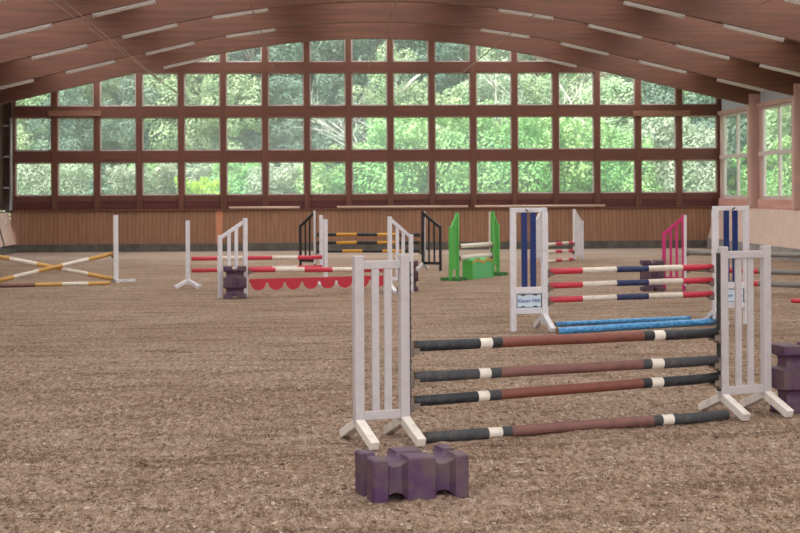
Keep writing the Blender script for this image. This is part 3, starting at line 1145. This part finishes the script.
# ---- far red and white jump
QL = P(541.5, 263.2); QR = P(574.5, 260.3)
d = norm2(QR - QL)
qy = [(244.9, 242.4), (252.6, 250.6), (263.2, 260.6)]
qy = [(244.9, 242.4), (252.4, 250.4), (262.0, 258.9)]
cl = [on_wing(543, a, QL).z for a, c in qy]; cr = [on_wing(573, c, QR).z for a, c in qy]
wing(QL, -d, 'distant white sloping standard, seen through the left standard with blue slats', M_WHITE, H=1.55, Ho=1.2, W=0.45, feet='GG', sw=0.09, slats=3, rail_lo=0.2, cups=cl)
wing(QR, d, 'white sloping standard at the right end of the distant pink and white poles', M_WHITE, H=1.55, Ho=1.18, W=0.5, feet='GG', sw=0.11, slats=3, rail_lo=0.16, cups=cr)
for (a, c), lab in zip(qy, ('top', 'middle', 'lowest')):
    A = on_wing(542, a, QL); B = on_wing(574, c, QR)
    pole((A, B), 0.05, [M_PWHITE, M_PRED] * 2 + [M_PWHITE], inv_frac(0, 0, A, B, [554.5, 561, 567.5, 572]), 'distant red and white pole, %s of the three' % lab, 'distant red and white poles')

# ---- pink jump
NL = P(684, 290.8); NR = P(845, 298.3)
d = norm2(NR - NL)
ny = [252.2, 268.6, 280.6]
cl = [on_wing(687, y, NL).z for y in ny]
wing(NL, -d, 'bright pink sloping jump standard behind the red white navy poles', M_PINK, H=1.6, Ho=1.24, W=0.48, feet='GG', sw=0.05, pw=0.06, rail_lo=0.25, cups=cl, strip=(M_WHITE, -0.02))
wing(NR, d, 'pink sloping jump standard at the right end of the grey poles', M_PINK, H=1.6, Ho=1.24, W=0.48, feet='GG', sw=0.05, pw=0.06, rail_lo=0.25, cups=cl, strip=(M_WHITE, -0.02))
for z, lab, mm, fr in ((cl[0], 'top grey pole reaching from the pink standard to the right edge', [M_PGREY], []),
                  (cl[1], 'middle grey pole with a red band right of the pink standard', [M_PGREY, M_PRED, M_PGREY], [726, 759]),
                  (cl[2], 'lowest grey pole with a red band right of the pink standard', [M_PGREY, M_PRED, M_PGREY], [736, 759])):
    A = NL + d * 0.06 + Vector((0, 0, z)); B = NR - d * 0.06 + Vector((0, 0, z))
    pole((A, B), 0.052, mm, inv_frac(0, 0, A, B, fr), lab, 'grey poles of the pink jump')
A = P(792, 300.5, 0.045); B = P(850, 303, 0.045)
pole((A, B), 0.045, [M_PRED, M_PWHITE, M_PRED], [0, 0.45, 0.7, 1], 'red tipped pole lying on the sand at the right edge', 'poles lying on the sand')

# ---- crossed poles at the left
XLs = P(116, 282); XLl = P(-13, 285)
d = norm2(XLs - XLl)


def post_bar(base, ang, lab):
    root = empty('upright_post', base, ang)
    tag(root, lab, 'jump standard', 'single white post standards')
    b = MB(); b.box((0, 0, 0.8), (0.11, 0.09, 1.58), bev=0.006); b.build('post', M_WHITE, root)
    b = MB(); b.box((0.22, 0, 0.03), (0.48, 0.07, 0.06)); b.build('foot', M_WHITE, root)
    b = MB(); b.box((0.0, 0, 0.035), (0.08, 0.7, 0.07)); b.build('foot', M_WHITE, root)
    b = MB(); b.box((-0.08, 0, 0.6), (0.05, 0.08, 0.06)); b.build('pole_cup', M_CUP, root)
    return root


post_bar(XLs, math.atan2(d.y, d.x), 'white post standard at the right end of the crossed yellow poles')
post_bar(XLl, math.atan2(-d.y, -d.x), 'white post standard at the left end of the crossed yellow poles')
hi_r = on_wing(113, 253.5, XLs); lo_l = P(-10, 282.5, 0.08)
pole((lo_l + Vector((0, 0.06, 0)), hi_r + Vector((0, 0.06, 0))), 0.05, [M_POCHRE, M_PWHITE, M_POCHRE, M_PWHITE, M_POCHRE],
     inv_frac(0, 0, lo_l, hi_r, [13, 38, 62, 88]), 'yellow and white crossed pole rising to the right', 'yellow and white poles at the left')
hi_l = on_wing(-10, 254.5, XLl); lo_r = on_wing(113, 280, XLs); lo_r.z = 0.08
o = pole((hi_l - Vector((0, 0.06, 0)), lo_r - Vector((0, 0.06, 0))), 0.05, [M_POCHRE, M_PWHITE, M_POCHRE, M_PWHITE, M_POCHRE],
     inv_frac(0, 0, hi_l, lo_r, [10, 37, 62, 88]), 'yellow and white crossed pole falling to the right', 'yellow and white poles at the left')
A = P(-10, 285, 0.045); B = P(112, 282.2, 0.045)
A = A + Vector((0, -0.35, 0)); B = B + Vector((0, -0.3, 0))
pole((A, B), 0.045, [M_PDBROWN, M_POCHRE, M_PWHITE, M_POCHRE], inv_frac(0, 0, A, B, [35, 62, 88]),
     'yellow and white pole lying on the sand under the crossed poles', 'yellow and white poles at the left')


# ---- purple plastic blocks
def block_mesh():
    L, W, T = 0.66, 0.46, 0.31
    b = MB()
    b.box((0, 0, 0), (L, W, T), bev=0.012)
    for f in b.bm.faces:
        pass
    body = b.build('block_work', M_PURPLE)
    cut = MB()
    gx = (-0.165, 0.165)
    for x in gx:
        for z in (T / 2 + 0.012, -T / 2 - 0.012):
            cut.tube((x, -W, z), (x, W, z), 0.078, seg=20)
        for y in (W / 2, -W / 2):
            r = 0.055
            s = 1 if y > 0 else -1
            cut.prism([(x - 0.075, y + s * 0.01), (x - 0.045, y - s * r), (x + 0.045, y - s * r), (x + 0.075, y + s * 0.01)], 'z', -T, T)
    for s in (-1, 1):
        cut.prism([(s * (L / 2 + 0.01), -0.065), (s * (L / 2 - 0.06), -0.04), (s * (L / 2 - 0.06), 0.04), (s * (L / 2 + 0.01), 0.065)], 'z', -T, T)
        cut.tube((-L, 0, s * (T / 2 + 0.01)), (L, 0, s * (T / 2 + 0.01)), 0.055, seg=16)
    cutter = None
    bmesh.ops.recalc_face_normals(cut.bm, faces=cut.bm.faces[:])
    # separate cutters to keep the boolean robust
    me = bpy.data.meshes.new('cut'); cut.bm.to_mesh(me)
    c = bpy.data.objects.new('cut', me); COL.objects.link(c)
    md = body.modifiers.new('b', 'BOOLEAN'); md.object = c; md.operation = 'DIFFERENCE'; md.solver = 'EXACT'; md.use_self = True
    bv = body.modifiers.new('v', 'BEVEL'); bv.width = 0.007; bv.segments = 2; bv.limit_method = 'ANGLE'; bv.angle_limit = math.radians(40)
    dg = bpy.context.evaluated_depsgraph_get()
    out = bpy.data.meshes.new_from_object(body.evaluated_get(dg))
    bpy.data.objects.remove(body); bpy.data.objects.remove(c)
    out.name = 'cavaletti_block'
    return out, L, W, T


bmesh_me, bL, bW, bT = block_mesh()


def block(x, y, upright, rotz, label, zoff=0.0, shift=(0, 0), lx=1.0):
    o = bpy.data.objects.new('plastic_block', bmesh_me)
    COL.objects.link(o)
    p = P(x, y)
    if upright:
        R = Matrix.Rotation(rotz, 4, 'Z') @ Matrix.Rotation(math.pi / 2, 4, 'X') @ Matrix.Rotation(math.pi / 2, 4, 'Z')
        # length vertical, width across the view, thickness in depth
        z = bL / 2
    else:
        R = Matrix.Rotation(rotz, 4, 'Z') @ Matrix.Diagonal((lx, 1, 1, 1))
        z = bT / 2
    o.matrix_world = Matrix.Translation((p.x + shift[0], p.y + shift[1], z - 0.012 + zoff)) @ R
    tag(o, label, 'block', 'purple plastic pole blocks')
    return o


block(411.5, 494, False, math.radians(16), 'purple notched plastic block lying on the sand in the foreground', lx=1.06)
block(799, 411, True, math.radians(10), 'large purple notched block standing upright beside the right front standard')
block(235.5, 298, True, math.radians(4), 'purple notched block standing in front of the left white sloping standard', shift=(0, -0.15))
block(408, 291.5, True, math.radians(-3), 'purple notched block standing behind the left front standard', shift=(0, 0.15))
block(656, 292, True, math.radians(3), 'purple notched block standing behind the pink standard', shift=(0, 0.35))


# ------------------------------------------------------------------ outside
def grid_ground():
    b = MB()
    xs = [-60, -40, -25, -12, 0, 12, 25, 40, 60]
    ys = [G + 0.3, 62, 70, 78, 88, 100, 115, 135]
    def hz(y):
        return -0.15 + max(0, y - 76) * 0.13
    vs = [[b.bm.verts.new((x, y, hz(y) + 0.3 * math.sin(x * 0.2) * (y > 77))) for x in xs] for y in ys]
    for j in range(len(ys) - 1):
        for i in range(len(xs) - 1):
            b.bm.faces.new((vs[j][i], vs[j][i + 1], vs[j + 1][i + 1], vs[j + 1][i]))
    o = b.build('hillside', M_GRASS)
    struct(o)
    b = MB()
    b.quad([(WALLR + 0.3, -6, -0.15), (60, -6, -0.15), (60, G + 0.3, -0.15), (WALLR + 0.3, G + 0.3, -0.15)])
    struct(b.build('meadow', M_GRASS))
    return hz


hz = grid_ground()


def leaves(centers, radii, count, size, name, mat, droop=0.0, squash=1.0):
    centers = np.array(centers); radii = np.array(radii)
    w = radii ** 2
    idx = rng.choice(len(centers), count, p=w / w.sum())
    v = rng.normal(size=(count, 3)); v /= np.linalg.norm(v, axis=1)[:, None]
    rad = radii[idx] * (0.72 + 0.33 * rng.random(count))
    pos = centers[idx] + v * rad[:, None] * np.array([1, 1, squash])
    nrm = v + rng.normal(size=(count, 3)) * 0.38
    nrm[:, 2] += 0.3
    nrm /= np.linalg.norm(nrm, axis=1)[:, None]
    t = np.cross(nrm, rng.normal(size=(count, 3))); t /= np.linalg.norm(t, axis=1)[:, None]
    bt = np.cross(nrm, t)
    s = size * (0.55 + 0.9 * rng.random(count))[:, None]
    q = np.empty((count, 4, 3))
    q[:, 0] = pos - t * s
    q[:, 1] = pos - bt * s * 0.55
    q[:, 2] = pos + t * s
    q[:, 3] = pos + bt * s * 0.55
    me = bpy.data.meshes.new(name)
    me.vertices.add(count * 4)
    me.vertices.foreach_set('co', q.reshape(-1).astype(np.float32))
    me.loops.add(count * 4)
    me.loops.foreach_set('vertex_index', np.arange(count * 4, dtype=np.int32))
    me.polygons.add(count)
    me.polygons.foreach_set('loop_start', np.arange(0, count * 4, 4, dtype=np.int32))
    me.update(calc_edges=True)
    me.validate()
    me.materials.append(mat)
    return me


def crown_mesh(kind, mat, seed):
    r = np.random.default_rng(seed)
    cs, rs = [], []
    if kind == 'round':
        for i in range(60):
            v = r.normal(size=3); v /= np.linalg.norm(v)
            k = r.random() ** 0.25
            cs.append([v[0] * 2.6 * k, v[1] * 2.6 * k, 6.0 + v[2] * 4.2 * k]); rs.append(0.45 + r.random() * 0.75)
        return leaves(cs, rs, 26000, 0.12, 'crown', mat)
    if kind == 'loose':
        for i in range(34):
            v = r.normal(size=3); v /= np.linalg.norm(v)
            k = r.random() ** 0.4
            cs.append([v[0] * 2.4 * k, v[1] * 2.4 * k, 6.3 + v[2] * 4.4 * k]); rs.append(0.45 + r.random() * 0.6)
        return leaves(cs, rs, 13000, 0.10, 'crown', mat)
    if kind == 'bush':
        for i in range(30):
            v = r.normal(size=3); v /= np.linalg.norm(v)
            k = r.random() ** 0.5
            cs.append([v[0] * 1.5 * k, v[1] * 1.1 * k, 1.7 + v[2] * 1.5 * k]); rs.append(0.4 + r.random() * 0.45)
        for i in range(16):
            cs.append([r.uniform(-1.5, 1.5), r.uniform(-0.8, 0.8), 3.2 + r.random() * 0.6]); rs.append(0.18 + r.random() * 0.15)
        return leaves(cs, rs, 20000, 0.062, 'crown', mat)
    if kind == 'conifer':
        for i in range(60):
            t = i / 59
            a = r.random() * 6.28
            rr = (1 - t) * 1.5 + 0.05
            cs.append([math.cos(a) * rr * 0.7, math.sin(a) * rr * 0.7, 0.4 + t * 5.2]); rs.append(0.15 + 0.5 * (1 - t))
        return leaves(cs, rs, 9000, 0.09, 'crown', mat, squash=0.5)


def trunk_mesh(h, r0, branches, mat, seed, spread=1.6):
    r = random.Random(seed)
    b = MB()
    p = Vector((0, 0, -0.3)); pts = [p]
    for i in range(6):
        p = p + Vector((r.uniform(-.12, .12), r.uniform(-.12, .12), h / 6)); pts.append(p)
    for i in range(6):
        b.tube(pts[i], pts[i + 1], r0 * (1 - i / 7), r0 * (1 - (i + 1) / 7), seg=7, caps=False)
    for k in range(branches):
        i = r.randint(2, 5)
        a = r.random() * 6.28
        q0 = pts[i]; 
        q1 = q0 + Vector((math.cos(a) * spread * .5, math.sin(a) * spread * .5, r.uniform(.5, 1.1)))
        q2 = q1 + Vector((math.cos(a + .4) * spread * .6, math.sin(a + .4) * spread * .6, r.uniform(.6, 1.4)))
        b.tube(q0, q1, r0 * .4, r0 * .25, seg=6, caps=False)
        b.tube(q1, q2, r0 * .25, r0 * .08, seg=6, caps=False)
    b.bm.normal_update()
    me = bpy.data.meshes.new('trunk')
    b.bm.to_mesh(me); b.bm.free()
    me.materials.append(mat)
    return me


CR = {
    'dark': [crown_mesh('round', M_LEAF_DARK, s) for s in (1, 2)],
    'mid': [crown_mesh('round', M_LEAF_MID, s) for s in (3, 4)],
    'loose': [crown_mesh('loose', M_LEAF_SILVER, 5), crown_mesh('loose', M_LEAF_MID, 6)],
    'bush': [crown_mesh('bush', M_LEAF_LIGHT, s) for s in (7, 8, 9)],
    'lime': [crown_mesh('bush', M_LEAF_YELLOW, 10)],
    'greybush': [crown_mesh('bush', M_LEAF_SILVER, 12)],
    'conifer': [crown_mesh('conifer', M_LEAF_DARK, 11)],
}
TR = {'dark': trunk_mesh(8, .22, 6, M_BARK, 1), 'mid': trunk_mesh(8, .22, 6, M_BARK, 2), 'loose': trunk_mesh(9.5, .16, 12, M_BIRCH, 3, 2.0),
      'bush': trunk_mesh(2.2, .05, 5, M_BARK, 4, 0.7), 'conifer': trunk_mesh(5, .07, 0, M_BARK, 5)}
TR['lime'] = TR['greybush'] = TR['bush']


def bare_mesh(seed, mat):
    r_ = random.Random(seed)
    b = MB()

    def grow(p, d_, L, rad, depth):
        q = p + d_ * L
        b.tube(p, q, rad, rad * .65, seg=5, caps=False)
        if depth == 0:
            return
        for _ in range(3 if depth > 1 else 4):
            nd = (d_ + Vector((r_.uniform(-.9, .9), r_.uniform(-.9, .9), r_.uniform(-.25, .5)))).normalized()
            grow(p.lerp(q, r_.uniform(.5, 1)), nd, L * r_.uniform(.55, .85), rad * .55, depth - 1)
    grow(Vector((0, 0, -.2)), Vector((.05, 0, 1)), 3.4, .07, 4)
    me = bpy.data.meshes.new('trunk')
    b.bm.to_mesh(me); b.bm.free()
    me.materials.append(mat)
    return me


BARE = [bare_mesh(3, M_BIRCH), bare_mesh(8, M_BIRCH)]
NAMES = {'dark': ('broadleaf_tree', 'tree', 'dark blue-green'), 'mid': ('broadleaf_tree', 'tree', 'mid-green'), 'loose': ('birch_tree', 'tree', 'thin pale-trunked'),
         'bush': ('leafy_shrub', 'bush', 'bright green'), 'lime': ('leafy_shrub', 'bush', 'yellow-green'), 'greybush': ('leafy_shrub', 'bush', 'grey-green'),
         'conifer': ('young_conifer', 'tree', 'small pointed dark')}


def plant(kind, px, Y, s, sz=1.0, row=''):
    X = PY(px, 190, Y).x
    zb = hz(Y) - 0.05
    name, cat, adj = NAMES[kind]
    root = empty(name, (X, Y, zb), random.random() * 6.28)
    root.scale = (s, s, s * sz)
    c = bpy.data.objects.new('foliage', random.choice(CR[kind])); COL.objects.link(c); c.parent = root
    t = bpy.data.objects.new('trunk', TR[kind]); COL.objects.link(t); t.parent = root
    gx = 335 + (X / Y) * F
    colm = int(min(16, max(0, (gx - 12) // 41.6)))
    lab = '%s %s%s, behind the %s window column from the left' % (adj, cat, row, WORDS[colm])
    if gx > 722:
        lab = '%s %s%s seen through the side windows on the right' % (adj, cat, row)
    tag(root, lab, cat, {'tree': 'trees beyond the hall', 'bush': 'bushes outside the windows'}[cat])
    return root


# far forest on the slope
k = 0
for px in range(4, 815, 52):
    kind = 'dark' if (180 < px < 400 or px < 60 or k % 5 == 0) else ('mid' if k % 3 else 'loose')
    plant(kind, px + random.uniform(-10, 10), 112 + random.uniform(-4, 4), 1.25 + random.random() * 0.25, 1.1, ' high up'); k += 1
k = 0
for px in range(12, 800, 58):
    kind = 'dark' if (190 < px < 420) else ('mid' if k % 2 else 'dark')
    if 460 < px < 700:
        kind = 'mid' if k % 2 else 'loose'
    plant(kind, px + random.uniform(-12, 12), 94 + random.uniform(-4, 4), 1.0 + random.random() * 0.2, 1.05, ' halfway up'); k += 1
for (px, kind, s) in ((20, 'mid', .75), (75, 'dark', .7), (130, 'dark', .7), (165, 'mid', .72), (232, 'mid', .75), (285, 'dark', .7), (335, 'dark', .75),
                   (395, 'loose', .85), (455, 'mid', .7), (500, 'loose', .9), (555, 'loose', .85), (610, 'mid', .7), (660, 'dark', .75), (715, 'mid', .75)):
    plant(kind, px, 80 + random.uniform(-2, 2), s * 1.05, 1.0, ' low down')
# hedge and bushes close to the hall
for (px, kind, s, sz, Y) in ((30, 'greybush', 1.0, 1.0, 66), (72, 'greybush', .95, 1.0, 65), (100, 'conifer', .75, .9, 63), (128, 'greybush', .9, 1.0, 66),
                      (158, 'lime', .55, 1.0, 61), (178, 'greybush', 1.0, .95, 67), (203, 'lime', .78, .95, 62), (238, 'bush', 1.0, .95, 66), (268, 'greybush', .9, .95, 65),
                      (292, 'greybush', 1.0, .95, 67), (330, 'bush', 1.0, 1.0, 65), (362, 'bush', 1.1, 1.0, 66), (395, 'bush', 1.25, 1.1, 66), (432, 'bush', 1.35, 1.15, 67),
                      (470, 'bush', 1.3, 1.2, 66), (510, 'bush', 1.3, 1.1, 65), (548, 'bush', 1.3, 1.15, 67), (588, 'bush', 1.25, 1.1, 66), (625, 'bush', 1.1, 1.1, 66),
                      (662, 'greybush', 1.2, 1.3, 67), (700, 'greybush', 1.1, 1.2, 66), (55, 'bush', 1.0, 1.0, 70), (150, 'bush', 1.0, 1.0, 70)):
    plant(kind, px, Y, s, sz)
for i, (px, Y, sc, lab) in enumerate(((372, 71, 1.0, 'leafless pale tree with tangled branches, behind the ninth window column from the left'),
                                    (410, 73, .95, 'leafless pale tree with tangled branches, behind the tenth window column from the left'),
                                    (563, 72, 1.15, 'leafless pale tree with tangled branches, behind the fourteenth window column from the left'))):
    root = empty('bare_tree', (PY(px, 190, Y).x, Y, hz(Y)), i * 2.1)
    root.scale = (sc, sc, sc)
    t = bpy.data.objects.new('trunk', BARE[i % 2]); COL.objects.link(t); t.parent = root
    tag(root, lab, 'tree', 'trees beyond the hall')
# planting to the right of the hall, seen through the side windows
for i, (X, Y, s, kind) in enumerate(((20, 60, 1.0, 'mid'), (18.5, 53, 0.9, 'bush'), (19.5, 66, 1.1, 'bush'), (23, 70, 1.1, 'mid'), (20, 74, .9, 'dark'), (25, 62, 1.0, 'dark'),
                               (18, 58, 1.1, 'bush'), (27, 80, 1.2, 'mid'), (22, 50, 1.2, 'mid'))):
    name, cat, adj = NAMES[kind]
    root = empty(name, (X, Y, hz(Y) - 0.05), i * 1.3)
    root.scale = (s, s, s)
    c = bpy.data.objects.new('foliage', CR[kind][i % 2 if len(CR[kind]) > 1 else 0]); COL.objects.link(c); c.parent = root
    t = bpy.data.objects.new('trunk', TR[kind]); COL.objects.link(t); t.parent = root
    tag(root, '%s %s seen through the side windows on the right' % (adj, cat), cat, {'tree': 'trees right of the hall', 'bush': 'bushes right of the hall'}[cat])

# plants of one description are told apart by how far away they stand
same = {}
for o in bpy.data.objects:
    if o.parent is None and 'label' in o and o.get('category') in ('tree', 'bush'):
        same.setdefault(o['label'], []).append(o)
for lab, lst in same.items():
    if len(lst) > 1:
        lst.sort(key=lambda o: o.location.y)
        names = ['nearer', 'farther'] if len(lst) == 2 else ['nearest', 'second nearest', 'third nearest', 'fourth nearest', 'fifth nearest']
        for o, w_ in zip(lst, names):
            o['label'] = w_ + ' ' + lab

# ------------------------------------------------------------------ light
w = bpy.data.worlds.new('sky')
scn.world = w
w.use_nodes = True
nt = w.node_tree
bg = nt.nodes['Background']
tc = nn(nt, 'ShaderNodeTexCoord')
sp = nn(nt, 'ShaderNodeSeparateXYZ')
nt.links.new(tc.outputs['Generated'], sp.inputs[0])
f = ramp(nt, sp.outputs[2], 0.0, 0.8)
c = mixcol(nt, f, (0.80, 0.88, 0.95, 1), (1.0, 1.0, 1.0, 1))
nt.links.new(c, bg.inputs[0])
bg.inputs[1].default_value = 1.75
sd = bpy.data.lights.new('hazy_sun', 'SUN')
sd.energy = 5.0
sd.angle = math.radians(12)
sd.color = (1.0, 0.97, 0.92)
so = bpy.data.objects.new('hazy_sun', sd)
COL.objects.link(so)
so.rotation_euler = Vector((-0.55, -0.45, 1.15)).to_track_quat('Z', 'Y').to_euler()

# ------------------------------------------------------------------ camera
cd = bpy.data.cameras.new('camera')
cam = bpy.data.objects.new('camera', cd)
COL.objects.link(cam)
R = Matrix((rt, up, -fwd)).transposed()
cam.matrix_world = Matrix.Translation(CAM) @ R.to_4x4()
cd.sensor_width = 36
cd.lens = F * 36 / 800
cd.shift_y = -(266.5 - 190) / 800
cd.clip_end = 400
cd.dof.use_dof = True
cd.dof.focus_distance = 13.0
cd.dof.aperture_fstop = 7.0
scn.camera = cam

scn.view_settings.view_transform = 'Standard'
scn.view_settings.look = 'None'
scn.view_settings.exposure = 0.62
scn.view_settings.gamma = 1
scn.cycles.use_denoising = True
scn.cycles.max_bounces = 10
scn.cycles.transparent_max_bounces = 24
